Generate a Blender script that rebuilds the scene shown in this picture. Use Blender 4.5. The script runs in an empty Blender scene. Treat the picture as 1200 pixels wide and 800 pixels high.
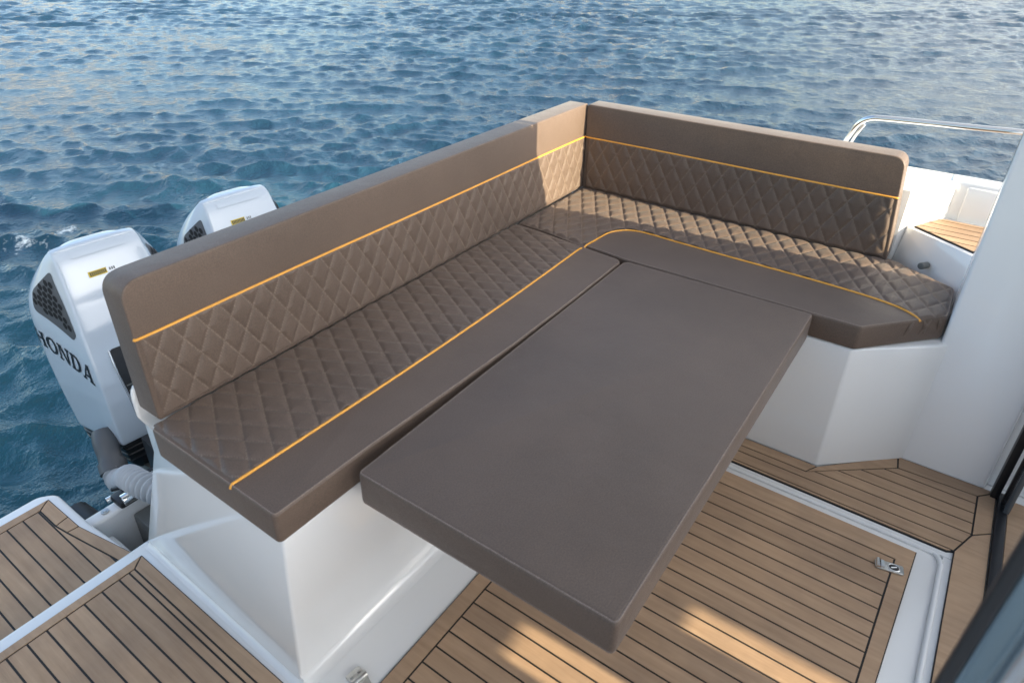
import bpy, bmesh, math, random
import numpy as np
from mathutils import Vector, Matrix
from mathutils.bvhtree import BVHTree

random.seed(7)
rng = np.random.default_rng(11)
SC = bpy.context.scene
COL = SC.collection
R = math.radians

# ------------------------------------------------------------------ helpers
def link(name, me, parent=None):
    o = bpy.data.objects.new(name, me)
    COL.objects.link(o)
    if parent is not None:
        o.parent = parent
    return o

def tag(o, label=None, cat=None, group=None, kind=None):
    if label: o['label'] = label
    if cat: o['category'] = cat
    if group: o['group'] = group
    if kind: o['kind'] = kind
    return o

def empty(name, loc=(0, 0, 0)):
    o = bpy.data.objects.new(name, None)
    o.empty_display_size = .1
    COL.objects.link(o)
    o.location = loc
    return o

class MB:
    """collects faces, then links them as one mesh object"""
    def __init__(s):
        s.v = []; s.f = []; s.m = []
    def add(s, vs, fs, mi=0):
        b = len(s.v)
        s.v += [tuple(map(float, p)) for p in vs]
        for f in fs:
            s.f.append([b + i for i in f]); s.m.append(mi)
        return s
    def merge(s, o, mi=None):
        b = len(s.v); s.v += o.v
        s.f += [[b + i for i in f] for f in o.f]
        s.m += o.m if mi is None else [mi] * len(o.f)
        return s
    def box(s, x0, x1, y0, y1, z0, z1, mi=0):
        vs = [(x, y, z) for z in (z0, z1) for y in (y0, y1) for x in (x0, x1)]
        return s.add(vs, [(0, 2, 3, 1), (4, 5, 7, 6), (0, 1, 5, 4), (2, 6, 7, 3), (0, 4, 6, 2), (1, 3, 7, 5)], mi)
    def prism(s, pts, z0, z1, mi=0):
        n = len(pts)
        vs = [(p[0], p[1], z0) for p in pts] + [(p[0], p[1], z1) for p in pts]
        fs = [tuple(range(n - 1, -1, -1)), tuple(range(n, 2 * n))]
        fs += [(i, (i + 1) % n, n + (i + 1) % n, n + i) for i in range(n)]
        return s.add(vs, fs, mi)
    def extr(s, pts, axis, a, b, mi=0):
        """extrude a 2-D outline (the two other axes, in order) along axis"""
        def P(p, t):
            q = [p[0], p[1]]; q.insert(axis, t); return tuple(q)
        n = len(pts)
        vs = [P(p, a) for p in pts] + [P(p, b) for p in pts]
        fs = [tuple(range(n - 1, -1, -1)), tuple(range(n, 2 * n))]
        fs += [(i, (i + 1) % n, n + (i + 1) % n, n + i) for i in range(n)]
        return s.add(vs, fs, mi)
    def tube(s, path, r, seg=10, mi=0, caps=True):
        P = [Vector(p) for p in path]
        rr = r if isinstance(r, (list, tuple)) else [r] * len(P)
        up = None; rings = []
        for i, p in enumerate(P):
            t = (P[min(i + 1, len(P) - 1)] - P[max(i - 1, 0)]).normalized()
            if up is None:
                up = t.orthogonal().normalized()
            else:
                up = (up - t * up.dot(t))
                up = up.normalized() if up.length > 1e-6 else t.orthogonal().normalized()
            sd = t.cross(up)
            rings.append([p + (up * math.cos(2 * math.pi * k / seg) + sd * math.sin(2 * math.pi * k / seg)) * rr[i] for k in range(seg)])
        vs = [q for ring in rings for q in ring]
        fs = []
        for i in range(len(P) - 1):
            for k in range(seg):
                a = i * seg + k; b = i * seg + (k + 1) % seg
                fs.append((a, b, b + seg, a + seg))
        if caps:
            fs.append(tuple(range(seg - 1, -1, -1)))
            fs.append(tuple((len(P) - 1) * seg + k for k in range(seg)))
        return s.add(vs, fs, mi)
    def build(s, name, mats, parent=None, smooth=35, bevel=0, bseg=2, fix=True):
        me = bpy.data.meshes.new(name)
        me.from_pydata(s.v, [], s.f)
        for m in (mats if isinstance(mats, (list, tuple)) else [mats]):
            me.materials.append(m)
        me.polygons.foreach_set('material_index', s.m)
        if fix or bevel:
            bm = bmesh.new(); bm.from_mesh(me)
            if fix:
                bmesh.ops.recalc_face_normals(bm, faces=bm.faces)
            if bevel:
                bmesh.ops.remove_doubles(bm, verts=bm.verts, dist=1e-5)
                es = [e for e in bm.edges if len(e.link_faces) == 2 and e.calc_face_angle(0) > R(28)]
                bmesh.ops.bevel(bm, geom=es, offset=bevel, segments=bseg, profile=.5, affect='EDGES', clamp_overlap=True)
            bm.to_mesh(me); bm.free()
        if smooth:
            me.polygons.foreach_set('use_smooth', [True] * len(me.polygons))
            me.set_sharp_from_angle(angle=R(smooth))
        me.update()
        return link(name, me, parent)

def catmull(pts, n=8, closed=False):
    P = [Vector(p) for p in pts]; out = []
    N = len(P)
    for i in range(N if closed else N - 1):
        if closed:
            p0, p1, p2, p3 = P[i - 1], P[i], P[(i + 1) % N], P[(i + 2) % N]
        else:
            p0, p1, p2, p3 = P[max(i - 1, 0)], P[i], P[i + 1], P[min(i + 2, N - 1)]
        for k in range(n):
            t = k / n
            out.append(.5 * ((2 * p1) + (p2 - p0) * t + (2 * p0 - 5 * p1 + 4 * p2 - p3) * t * t + (3 * p1 - p0 - 3 * p2 + p3) * t ** 3))
    if not closed: out.append(P[-1])
    return out

def rounded(pts, rad, seg=6):
    """polygon with rounded corners; rad is one radius or one per corner"""
    n = len(pts); out = []
    for i in range(n):
        r = rad if not isinstance(rad, (list, tuple)) else rad[i]
        p = Vector(pts[i][:2]); a = Vector(pts[i - 1][:2]); b = Vector(pts[(i + 1) % n][:2])
        if r <= 0: out.append((p.x, p.y)); continue
        da = (a - p).normalized(); db = (b - p).normalized()
        ang = da.angle(db); d = min(r / math.tan(ang / 2), .45 * (a - p).length, .45 * (b - p).length)
        s, e = p + da * d, p + db * d
        for k in range(seg + 1):
            t = k / seg
            q = s * (1 - t) ** 2 + p * 2 * t * (1 - t) + e * t * t
            out.append((q.x, q.y))
    return out

def clip(poly, a, b, c):
    """keep a*x + b*y <= c"""
    out = []
    for i in range(len(poly)):
        p, q = poly[i - 1], poly[i]
        dp, dq = a * p[0] + b * p[1] - c, a * q[0] + b * q[1] - c
        if (dp <= 0) != (dq <= 0):
            t = dp / (dp - dq)
            out.append((p[0] + (q[0] - p[0]) * t, p[1] + (q[1] - p[1]) * t))
        if dq <= 0: out.append(q)
    return out

# ------------------------------------------------------------------ materials
def mat(name):
    m = bpy.data.materials.new(name); m.use_nodes = True
    nt = m.node_tree
    return m, nt, nt.nodes, nt.links, nt.nodes['Principled BSDF']

def noise(N, L, scale, detail=3, rough=.55, vec=None, coord='Object'):
    tc = N.new('ShaderNodeTexCoord'); n = N.new('ShaderNodeTexNoise')
    n.inputs['Scale'].default_value = scale; n.inputs['Detail'].default_value = detail
    n.inputs['Roughness'].default_value = rough
    if vec:
        mp = N.new('ShaderNodeMapping'); mp.inputs['Scale'].default_value = vec
        L.new(tc.outputs[coord], mp.inputs[0]); L.new(mp.outputs[0], n.inputs[0])
    else:
        L.new(tc.outputs[coord], n.inputs[0])
    return n

def ramp(N, L, src, stops):
    r = N.new('ShaderNodeValToRGB')
    while len(r.color_ramp.elements) < len(stops): r.color_ramp.elements.new(.5)
    for e, (p, c) in zip(r.color_ramp.elements, stops):
        e.position = p; e.color = (*c, 1)
    L.new(src, r.inputs[0]); return r

def bump(N, L, src, dist, strength, prev=None):
    b = N.new('ShaderNodeBump'); b.inputs['Distance'].default_value = dist; b.inputs['Strength'].default_value = strength
    L.new(src, b.inputs['Height'])
    if prev is not None: L.new(prev.outputs[0], b.inputs['Normal'])
    return b

def m_plain(name, col, rough=.4, metal=0, spec=.5, coat=0, var=.12, scale=6, bmp=0, bscale=60):
    m, nt, N, L, B = mat(name)
    n = noise(N, L, scale, 4)
    lo = tuple(c * (1 - var) for c in col); hi = tuple(min(1, c * (1 + var)) for c in col)
    r = ramp(N, L, n.outputs[0], [(.3, lo), (.7, hi)])
    L.new(r.outputs[0], B.inputs['Base Color'])
    B.inputs['Roughness'].default_value = rough; B.inputs['Metallic'].default_value = metal
    B.inputs['Specular IOR Level'].default_value = spec
    B.inputs['Coat Weight'].default_value = coat; B.inputs['Coat Roughness'].default_value = .06
    if bmp:
        b = bump(N, L, noise(N, L, bscale, 4).outputs[0], .002, bmp)
        L.new(b.outputs[0], B.inputs['Normal'])
    return m

def m_vinyl(name, quilt=False):
    m, nt, N, L, B = mat(name)
    base = (.117, .083, .064)
    n = noise(N, L, 3.5, 5, .6)
    r = ramp(N, L, n.outputs[0], [(.3, tuple(c * .9 for c in base)), (.7, tuple(c * 1.1 for c in base))])
    n2 = noise(N, L, 300, 3, .65)                       # fine woven grain
    mx = N.new('ShaderNodeMix'); mx.data_type = 'RGBA'; mx.blend_type = 'MULTIPLY'
    mx.inputs['Factor'].default_value = .6
    r2 = ramp(N, L, n2.outputs[0], [(.3, (.62, .62, .63)), (.72, (1.36, 1.35, 1.33))])
    L.new(r.outputs[0], mx.inputs['A']); L.new(r2.outputs[0], mx.inputs['B'])
    out = mx.outputs['Result']
    if quilt:
        at = N.new('ShaderNodeAttribute'); at.attribute_name = 'stitch'
        dash = noise(N, L, 190, 1)
        mu = N.new('ShaderNodeMath'); mu.operation = 'MULTIPLY'
        rd = ramp(N, L, dash.outputs[0], [(.4, (.15,) * 3), (.55, (1,) * 3)])
        L.new(at.outputs['Fac'], mu.inputs[0]); L.new(rd.outputs[0], mu.inputs[1])
        m2 = N.new('ShaderNodeMix'); m2.data_type = 'RGBA'
        m2.inputs['B'].default_value = (.25, .195, .152, 1)
        L.new(mu.outputs[0], m2.inputs['Factor']); L.new(out, m2.inputs['A'])
        out = m2.outputs['Result']
    L.new(out, B.inputs['Base Color'])
    B.inputs['Roughness'].default_value = .5
    B.inputs['Specular IOR Level'].default_value = .42
    B.inputs['Sheen Weight'].default_value = .12; B.inputs['Sheen Roughness'].default_value = .4
    b1 = bump(N, L, noise(N, L, 4, 4, .5).outputs[0], .02, .38)
    b2 = bump(N, L, noise(N, L, 650, 2).outputs[0], .0006, .55, b1)
    L.new(b2.outputs[0], B.inputs['Normal'])
    return m

def m_teak(name):
    m, nt, N, L, B = mat(name)
    gi = N.new('ShaderNodeNewGeometry')
    n = noise(N, L, 9, 5, .62, (7, .5, 1))            # grain runs fore and aft
    r = ramp(N, L, n.outputs[0], [(.22, (.335, .222, .142)), (.5, (.405, .275, .180)), (.8, (.465, .325, .218))])
    mx = N.new('ShaderNodeMix'); mx.data_type = 'RGBA'; mx.blend_type = 'MULTIPLY'; mx.inputs['Factor'].default_value = 1
    rr = ramp(N, L, gi.outputs['Random Per Island'], [(0, (.90, .895, .89)), (1, (1.08, 1.07, 1.05))])
    L.new(r.outputs[0], mx.inputs['A']); L.new(rr.outputs[0], mx.inputs['B'])
    st = noise(N, L, 4.5, 4, .6)
    rs = ramp(N, L, st.outputs[0], [(.35, (.86, .86, .87)), (.6, (1.05, 1.04, 1.02))])
    m2 = N.new('ShaderNodeMix'); m2.data_type = 'RGBA'; m2.blend_type = 'MULTIPLY'; m2.inputs['Factor'].default_value = 1
    L.new(mx.outputs['Result'], m2.inputs['A']); L.new(rs.outputs[0], m2.inputs['B'])
    L.new(m2.outputs['Result'], B.inputs['Base Color'])
    B.inputs['Roughness'].default_value = .62; B.inputs['Specular IOR Level'].default_value = .3
    fine = noise(N, L, 60, 4, .6, (8, .7, 1))
    b = bump(N, L, fine.outputs[0], .0012, .5)
    L.new(b.outputs[0], B.inputs['Normal'])
    return m

def m_gelcoat(name, col=(.755, .755, .75), rough=.13):
    m, nt, N, L, B = mat(name)
    n = noise(N, L, 2.2, 5, .6)
    r = ramp(N, L, n.outputs[0], [(.3, tuple(c * .985 for c in col)), (.7, col)])
    # a few faint scuffs and water marks
    sc = noise(N, L, 26, 5, .7, (1, 1, .35))
    rs = ramp(N, L, sc.outputs[0], [(.68, (1, 1, 1)), (.86, (.955, .95, .94))])
    mx = N.new('ShaderNodeMix'); mx.data_type = 'RGBA'; mx.blend_type = 'MULTIPLY'; mx.inputs['Factor'].default_value = 1
    L.new(r.outputs[0], mx.inputs['A']); L.new(rs.outputs[0], mx.inputs['B'])
    L.new(mx.outputs['Result'], B.inputs['Base Color'])
    rr = ramp(N, L, noise(N, L, 7, 4).outputs[0], [(.3, (rough * .9,) * 3), (.7, (rough * 1.12,) * 3)])
    L.new(rr.outputs[0], B.inputs['Roughness'])
    B.inputs['Coat Weight'].default_value = .5; B.inputs['Coat Roughness'].default_value = .05
    b = bump(N, L, noise(N, L, 3.5, 2).outputs[0], .006, .12)
    L.new(b.outputs[0], B.inputs['Normal'])
    return m

VINYL = m_vinyl('vinyl'); QUILT = m_vinyl('quilted_vinyl', True)
SEAMTHREAD = m_plain('seam_thread', (.21, .16, .13), .6, var=.3, scale=300)
PIPE = m_plain('orange_piping', (.74, .345, .05), .42, var=.1, scale=90)
GEL = m_gelcoat('white_gelcoat'); GELW = m_gelcoat('cabin_gelcoat', (.86, .87, .875), .24)
COWL = m_gelcoat('cowling_paint', (.46, .52, .59), .12)
TEAK = m_teak('synthetic_teak'); CAULK = m_plain('black_caulking', (.012, .012, .012), .6)
STEEL = m_plain('polished_steel', (.72, .72, .71), .1, 1, var=.04)
HW = m_plain('cast_steel', (.55, .55, .53), .28, 1, var=.12, scale=70, bmp=.25, bscale=160)
BLACK = m_plain('black_plastic', (.014, .014, .016), .42, bmp=.15, bscale=300)
FRAME = m_plain('black_aluminium', (.016, .017, .02), .33)
CHAR = m_plain('charcoal_grille', (.075, .078, .088), .45)
HOLE = m_plain('grille_hole', (.004, .004, .005), .7)
INK = m_plain('dark_lettering', (.012, .012, .016), .35)
YELLOW = m_plain('yellow_sticker', (.62, .45, .02), .45)
SILVER = m_plain('silver_trim', (.6, .62, .65), .25, .8)
HOSE = m_plain('grey_hose', (.42, .44, .47), .5, var=.1)
BOOT = m_plain('grey_boot', (.085, .09, .1), .45)
GREY = m_plain('grey_bracket', (.13, .135, .13), .45, bmp=.2, bscale=90)
GLASSY = m_plain('pewter_frame', (.16, .19, .22), .18, .6)

def m_glass():
    m, nt, N, L, B = mat('tinted_glass')
    B.inputs['Base Color'].default_value = (.20, .28, .33, 1); B.inputs['Metallic'].default_value = .75
    B.inputs['Roughness'].default_value = .12; B.inputs['IOR'].default_value = 1.6
    B.inputs['Coat Weight'].default_value = .6
    b = bump(N, L, noise(N, L, 3, 2).outputs[0], .002, .1)
    L.new(b.outputs[0], B.inputs['Normal'])
    return m
GLASS = m_glass()

# ------------------------------------------------------------------ the boat
boat = empty('motor_boat', (1.3, .6, 0))
BOAT_LOC = Vector((1.3, .6, 0))
tag(boat, 'white motor boat with teak planked cockpit deck and moulded white corner bench', 'boat')
boat_parts = []
def bp(o):
    o.location = -BOAT_LOC          # the parts are modelled in world coordinates
    return o
SW = .0027                           # half width of a caulked seam

def teak_panel(name, outline, zones, z, parent, margin_splits=()):
    """outline: the rubber bed; zones: (polygon, pitch, first seam x) planked, or (polygon, None, None) plain border"""
    mb = MB()
    mb.prism(outline, z - .004, z + .0035, 1)
    def plank(poly):
        if len(poly) < 3: return
        a = sum(poly[i - 1][0] * poly[i][1] - poly[i][0] * poly[i - 1][1] for i in range(len(poly)))
        if abs(a) < 1e-5: return
        if a < 0: poly = poly[::-1]
        n = len(poly)
        vs = [(p[0], p[1], z + .0025) for p in poly] + [(p[0], p[1], z + .0058) for p in poly]
        mb.add(vs, [tuple(range(n, 2 * n))] + [(i, (i + 1) % n, n + (i + 1) % n, n + i) for i in range(n)], 0)
    def shrink(poly, d):
        # inset a polygon by d (counter-clockwise)
        a = sum(poly[i - 1][0] * poly[i][1] - poly[i][0] * poly[i - 1][1] for i in range(len(poly)))
        if a < 0: poly = poly[::-1]
        n = len(poly); out = []
        for i in range(n):
            p0, p, p1 = Vector(poly[i - 1]), Vector(poly[i]), Vector(poly[(i + 1) % n])
            e0 = (p - p0).normalized(); e1 = (p1 - p).normalized()
            n0 = Vector((-e0.y, e0.x)); n1 = Vector((-e1.y, e1.x))
            k = 1 + n0.dot(n1)
            q = p + (n0 + n1) * (d / max(k, .3)); out.append((q.x, q.y))
        return out
    for poly, pitch, x0 in zones:
        if pitch is None:
            plank(shrink(poly, SW)); continue
        poly = shrink(poly, SW)
        xs = [p[0] for p in poly]
        k0 = math.floor((min(xs) - x0) / pitch); k1 = math.ceil((max(xs) - x0) / pitch)
        for k in range(k0, k1):
            a, b = x0 + k * pitch + SW, x0 + (k + 1) * pitch - SW
            q = clip(clip(poly, -1, 0, -a), 1, 0, b)
            plank(q)
    return mb.build(name, [TEAK, CAULK], parent, smooth=0, fix=False)

# -- hull shell (below deck level), transom, engine well
mb = MB()
hull_out = [(-.38, -.2), (-.40, 1.4), (-.40, 5.6), (.1, 7.6), (1.3, 9.2), (2.5, 7.6), (3.0, 5.6), (3.0, 1.4), (2.98, -.2)]
mb.prism(hull_out, -1.0, -.06)
bp(mb.build('hull', GEL, boat, bevel=.02))
# -- cockpit sole: the white moulded floor, with the drain channel round the hatch as real steps
mb = MB()
mb.box(-.1, .722, -.1, 3.6, -.055, -.003)                     # under the fore teak
mb.box(.7225, 2.95, 1.685, 3.6, -.055, -.003)
mb.box(.7225, 2.0735, .3, .615, -.055, .0)                      # flange in front of the bench
mb.box(.7235, 2.451, .6155, 1.6845, -.058, -.009)                  # floor of the gutter
mb.box(2.452, 2.95, .6215, 1.684, -.055, .0)
bp(mb.build('cockpit_sole', GEL, boat, bevel=.004))
# raised rounded lip around the gutter
mb = MB()
lip = catmull([(.722, .60, -.006), (.722, 1.0, -.006), (.722, 1.4, -.006), (.722, 1.63, -.006), (.728, 1.668, -.006), (.760, 1.684, -.006), (.82, 1.685, -.006), (1.4, 1.685, -.006), (2.4, 1.685, -.006)], 8)
mb.tube(lip, .008, 10)
lip2 = [(p.x + (.016 if i < len(lip) * .52 else 0.004), p.y - (0 if i < len(lip) * .42 else .016), -.012) for i, p in enumerate(lip)]
bp(mb.build('gutter_lip', GEL, boat, smooth=80))

# -- deck hatch with its teak panel
hx0, hx1, hy0, hy1 = .762, 2.38, .617, 1.602
mb = MB().box(hx0 - .002, hx1 + .002, hy0 - .002, hy1 + .002, -.03, -.0045)
hatch = bp(mb.build('deck_hatch', GEL, boat, bevel=.003))
ix, iy0, iy1 = .829, .664, 1.563
tp = teak_panel('teak_panel', [(hx0, hy0), (hx1, hy0), (hx1, 1.556), (hx0, 1.620)], [
    ([(hx0, hy0), (ix, hy0), (ix, 1.6172), (hx0, 1.620)], None, None),
    ([(ix - 2 * SW, 1.6172), (ix - 2 * SW, 1.571), (hx1, 1.535), (hx1, 1.556)], None, None),
    ([(ix - 2 * SW, hy0), (hx1, hy0), (hx1, iy0), (ix - 2 * SW, iy0)], None, None),
    ([(ix, iy0), (hx1, iy0), (hx1, 1.535), (ix, 1.571)], .0528, .829)], 0, hatch)
# latch: plate, ring recess, folding grip
def latch(cx, cy, ang, name, parent, s=1.0):
    M = Matrix.Translation((cx, cy, .0055)) @ Matrix.Rotation(ang, 4, 'Z') @ Matrix.Scale(s, 4)
    mb = MB()
    out = rounded([(-.045, -.021), (.045, -.021), (.045, .021), (-.045, .021)], .009, 5)
    mb.prism(out, 0, .0075)
    mb.v = [tuple(M @ Vector(p)) for p in mb.v]
    o = mb.build(name, HW, parent, bevel=.0012)
    ring = MB(); circ = [(.013 + .0185 * math.cos(t), .0155 * math.sin(t), .0082) for t in np.linspace(0, 2 * math.pi, 29)]
    ring.tube(circ, .0026, 8, caps=False)
    ring.v = [tuple(M @ Vector(p)) for p in ring.v]
    ring.build('ring', STEEL, o, smooth=80)
    cup = MB().prism([(.013 + .0165 * math.cos(t), .0135 * math.sin(t)) for t in np.linspace(0, 2 * math.pi, 25)[:-1]], .0045, .0079)
    cup.v = [tuple(M @ Vector(p)) for p in cup.v]
    cup.build('cup', BLACK, o)
    kb = MB(); kb.tube([(-.036, -.019, .010), (-.036, .019, .010)], .0075, 12); kb.box(-.028, -.018, -.016, .016,   .004, .014)
    kb.tube([(.004, -.003, .008), (.022, .005, .008)], .0032, 8)
    kb.v = [tuple(M @ Vector(p)) for p in kb.v]
    kb.build('hinge_barrel', STEEL, o, smooth=60)
    return o
latch(.874, 1.563, R(102), 'hatch_latch', hatch, .82)

# -- hinge at the foot of the bench
mb = MB()
M = Matrix.Translation((2.012, .572, .001)) @ Matrix.Rotation(R(-8), 4, 'Z')
h = MB(); h.prism(rounded([(-.020, -.03), (.020, -.03), (.020, -.004), (-.020, -.004)], .003), 0, .009)
h.tube([(-.021, 0, .010), (.021, 0, .010)], .0085, 12)
h.prism(rounded([(-.020, .005), (.020, .005), (.012, .05), (-.012, .05)], .006), 0, .008)
for sx in (-.011, .011):
    h.tube([(sx, -.017, .008), (sx, -.017, .0115)], .0045, 10)
h.tube([(0, .028, .007), (0, .028, .0105)], .0045, 10)
h.v = [tuple(M @ Vector(p)) for p in h.v]
bp(h.build('deck_hinge', HW, boat, bevel=.0008))

# -- fore teak, between the bench, the cabin wall and the hatch
fore = [(.562, .50), (.703, .60), (.703, 1.69), (.692, 1.708), (2.9, 1.708), (2.9, 1.795), (.338, 1.795), (.338, 1.503), (.557, 1.287)]
A, Bq, Cq, D, E, F = (.606, .55), (.606, 1.262), (.402, 1.512), (.392, 1.745), (.592, 1.745), (.692, 1.708)
bp(teak_panel('fore_teak', fore, [
    ([(.562, .52), A, Bq, (.557, 1.287)], None, None),
    ([(.557, 1.287), Bq, Cq, (.338, 1.503)], None, None),
    ([(.338, 1.503), Cq, D, (.338, 1.795)], None, None),
    ([D, E, (.548, 1.795), (.338, 1.795)], None, None),
    ([E, F, (2.9, 1.708), (2.9, 1.795), (.548, 1.795)], None, None),
    ([A, (.703, .60), (.703, 1.69), F, E, D, Cq, Bq], .0515, .4335)], 0, boat))

# -- side deck beside the bench
sd = [(2.121, -.214), (2.95, -.214), (2.95, .56), (2.126, .56)]
mb = MB()
mb.prism([(2.075, -.262), (2.95, -.262), (2.95, .62), (2.075, .62)], -.055, .0)
bp(mb.build('side_deck', GEL, boat, bevel=.012, bseg=3))
bp(teak_panel('side_teak', sd, [
    ([(2.121, -.214), (2.95, -.214), (2.95, -.183), (2.160, -.183)], None, None),
    ([(2.121, -.214), (2.160, -.183), (2.166, .56), (2.126, .56)], None, None),
    ([(2.160, -.183), (2.1765, -.183), (2.1825, .56), (2.166, .56)], None, None),
    ([(2.1765, -.183), (2.95, -.183), (2.95, .56), (2.1825, .56)], .0484, 2.2055)], .0, boat))
# -- swim platform, one step lower
ZP = -.10
mb = MB()
plat = [(2.072, -.262), (2.10, -.346), (2.118, -.57), (2.119, -.665), (2.118, -.80), (2.165, -.838), (3.0, -.838), (3.0, -.262)]
plat = rounded(plat, [0, .02, .05, .05, .05, .05, .05, 0], 5)
mb.prism(plat, ZP - .12, ZP + .001)
platform = bp(mb.build('swim_platform', GEL, boat, bevel=.012, bseg=3))
tpl = [(2.112, -.30), (2.148, -.60), (2.150, -.785), (2.975, -.797), (2.975, -.30)]
tpl = [(2.100, -.335), (2.147, -.585), (2.148, -.655), (2.150, -.788), (2.975, -.797), (2.975, -.272), (2.085, -.272)]
teak_panel('teak_panel', tpl, [
    ([(2.150, -.788), (2.192, -.754), (2.975, -.754), (2.975, -.797)], None, None),
    ([(2.148, -.655), (2.192, -.646), (2.192, -.754), (2.150, -.788)], None, None),
    ([(2.147, -.585), (2.184, -.590), (2.192, -.646), (2.148, -.655)], None, None),
    ([(2.085, -.272), (2.130, -.272), (2.184, -.590), (2.147, -.585), (2.100, -.335)], None, None),
    ([(2.192, -.754), (2.192, -.646), (2.184, -.590), (2.130, -.272), (2.975, -.272), (2.975, -.754)], .0478, 2.1975)], ZP, platform)
mb = MB()
mb.tube(catmull([(2.083, -.69, -.225), (2.083, -.74, -.225), (2.088, -.80, -.225)], 6), .045, 14)
bp(mb.build('rubbing_strake', BLACK, boat, smooth=60))

# -- bench base: near end has a sloped transom wedge, then the front, the chamfer and the cabin corner
mb = MB()
ztop = .4735
def ring(z, yf, xn, yr):
    return [(-.09, -.10, z), (-.09, 1.262, z), (.02, 1.47, z)]
v = [  # outline, bottom (z=0) then top
    (2.100, .462, 0), (2.086, -.238, 0), (1.2, -.225, 0), (-.09, -.225, 0), (-.09, 1.262, 0), (.04, 1.53, 0), (.325, 1.53, 0), (.555, 1.283, 0), (.560, .462, 0),
    (2.072, .466, ztop), (2.066, .195, ztop), (1.2, -.012, ztop), (-.09, -.012, ztop), (-.09, 1.262, ztop), (.06, 1.53, ztop), (.325, 1.53, ztop), (.548, 1.279, ztop), (.548, .466, ztop),
    (2.046, -.058, ztop + .03), (2.050, -.318, -.16)]
f = [(0, 1, 10, 9), (1, 19, 18, 10), (0, 9, 17, 8), (8, 17, 16, 7), (7, 16, 15, 6), (6, 15, 14, 5), (5, 14, 13, 4), (4, 13, 12, 3), (3, 12, 11, 2), (2, 11, 18, 19),
     (9, 10, 18, 11, 12, 13, 14, 15, 16, 17), (1, 2, 19), (0, 8, 7, 6, 5, 4, 3, 2, 1)]
mb.add(v, f)
bench = bp(mb.build('bench_base', GEL, boat, bevel=.008, bseg=3))
# cove mouldings where the bench meets the deck
def cove(path, r, name):
    P = [Vector(p) for p in path]; m = MB(); n = len(P); S = 7; rows = []
    for i, p in enumerate(P):
        t0 = (P[i] - P[i - 1]).normalized() if i else (P[1] - P[0]).normalized()
        t1 = (P[i + 1] - P[i]).normalized() if i < n - 1 else t0
        t = (t0 + t1).normalized(); k = 1 / max(.5, t.dot(t0))
        nrm = Vector((-t.y, t.x, 0)) * k
        rows.append([p + nrm * (r - r * math.sin(a)) + Vector((0, 0, r - r * math.cos(a))) for a in np.linspace(0, math.pi / 2, S)])
    vs = [q for row in rows for q in row]
    m.add(vs, [(i * S + j, i * S + j + 1, (i + 1) * S + j + 1, (i + 1) * S + j) for i in range(n - 1) for j in range(S - 1)])
    return bp(m.build(name, GEL, boat, smooth=60, fix=False))
cove([(.5, .465, .0005), (2.097, .459, .0005)], .034, 'cove_moulding')
cove([(2.0965, .47, .0005), (2.0825, -.235, .0005)], .019, 'cove_moulding')
# -- coaming behind the long backrest
mb = MB()
pts = rounded([(-.09, .05), (2.0, .05), (2.02, .44), (2.058, .53), (2.058, .63), (-.09, .63)], [0, 0, .03, .03, .05, 0])
mb.extr(pts, 1, -.108, -.092)
mb.extr([(-.09, -.20), (2.01, -.20), (2.01, .46), (-.09, .46)], 1, -.20, -.03)
bp(mb.build('coaming', GEL, boat, bevel=.01, bseg=3))

# -- starboard quarter: gunwale block behind the side backrest, side deck, bulwark
mb = MB()
q = [(-.095, -.2), (-.38, -.2), (-.40, 1.385), (-.272, 1.385), (-.128, 1.285), (-.095, 1.262)]
mb.prism(rounded(q, [0, .02, 0, .03, .03, 0], 4), -.05, .795)
bp(mb.build('quarter_gunwale', GEL, boat, bevel=.014, bseg=3))
mb = MB()                                                       # sloping face from the cushion up to the side deck, and the deck itself
mb.add([(-.09, 1.262, .45), (.09, 1.497, .45), (-.115, 1.283, .660), (.034, 1.503, .660), (-.30, 1.283, .660), (-.30, 1.503, .660), (-.30, 1.262, .40), (-.30, 1.497, .40),
        (.034, 3.6, .66), (-.30, 3.6, .66), (.09, 3.6, .45), (-.3, 3.6, .40)],
       [(0, 1, 3, 2), (2, 3, 5, 4), (0, 2, 4, 6), (4, 5, 7, 6), (0, 6, 7, 1), (3, 8, 9, 5), (1, 10, 8, 3), (5, 9, 11, 7), (8, 10, 11, 9), (1, 7, 11, 10)])
sdk = bp(mb.build('raised_side_deck', GEL, boat, bevel=.008))
teak_panel('teak_panel', [(-.118, 1.305), (.018, 1.508), (.022, 3.5), (-.255, 3.5), (-.255, 1.375)], [
    ([(-.118, 1.305), (.018, 1.508), (.022, 3.5), (-.255, 3.5), (-.255, 1.375)], .048, -.28)], .661, sdk)
mb = MB()
mb.extr(rounded([(-.285, .60), (-.305, .80), (-.40, .80), (-.40, -.1)], [0, .02, .02, 0], 4), 1, 1.36, 3.6)
mb.extr([(-.30, .655), (-.283, .655), (-.298, .785), (-.315, .785)], 1, 1.42, 1.60)
bp(mb.build('bulwark', GEL, boat, bevel=.01, bseg=3))
mb = MB(); mb.extr(rounded([(2.955, -.05), (2.93, .88), (3.05, .88), (3.07, -.05)], [0, .02, .02, 0], 4), 1, -.2, 3.6)
bp(mb.build('bulwark', GEL, boat, bevel=.01, bseg=3))
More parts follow.
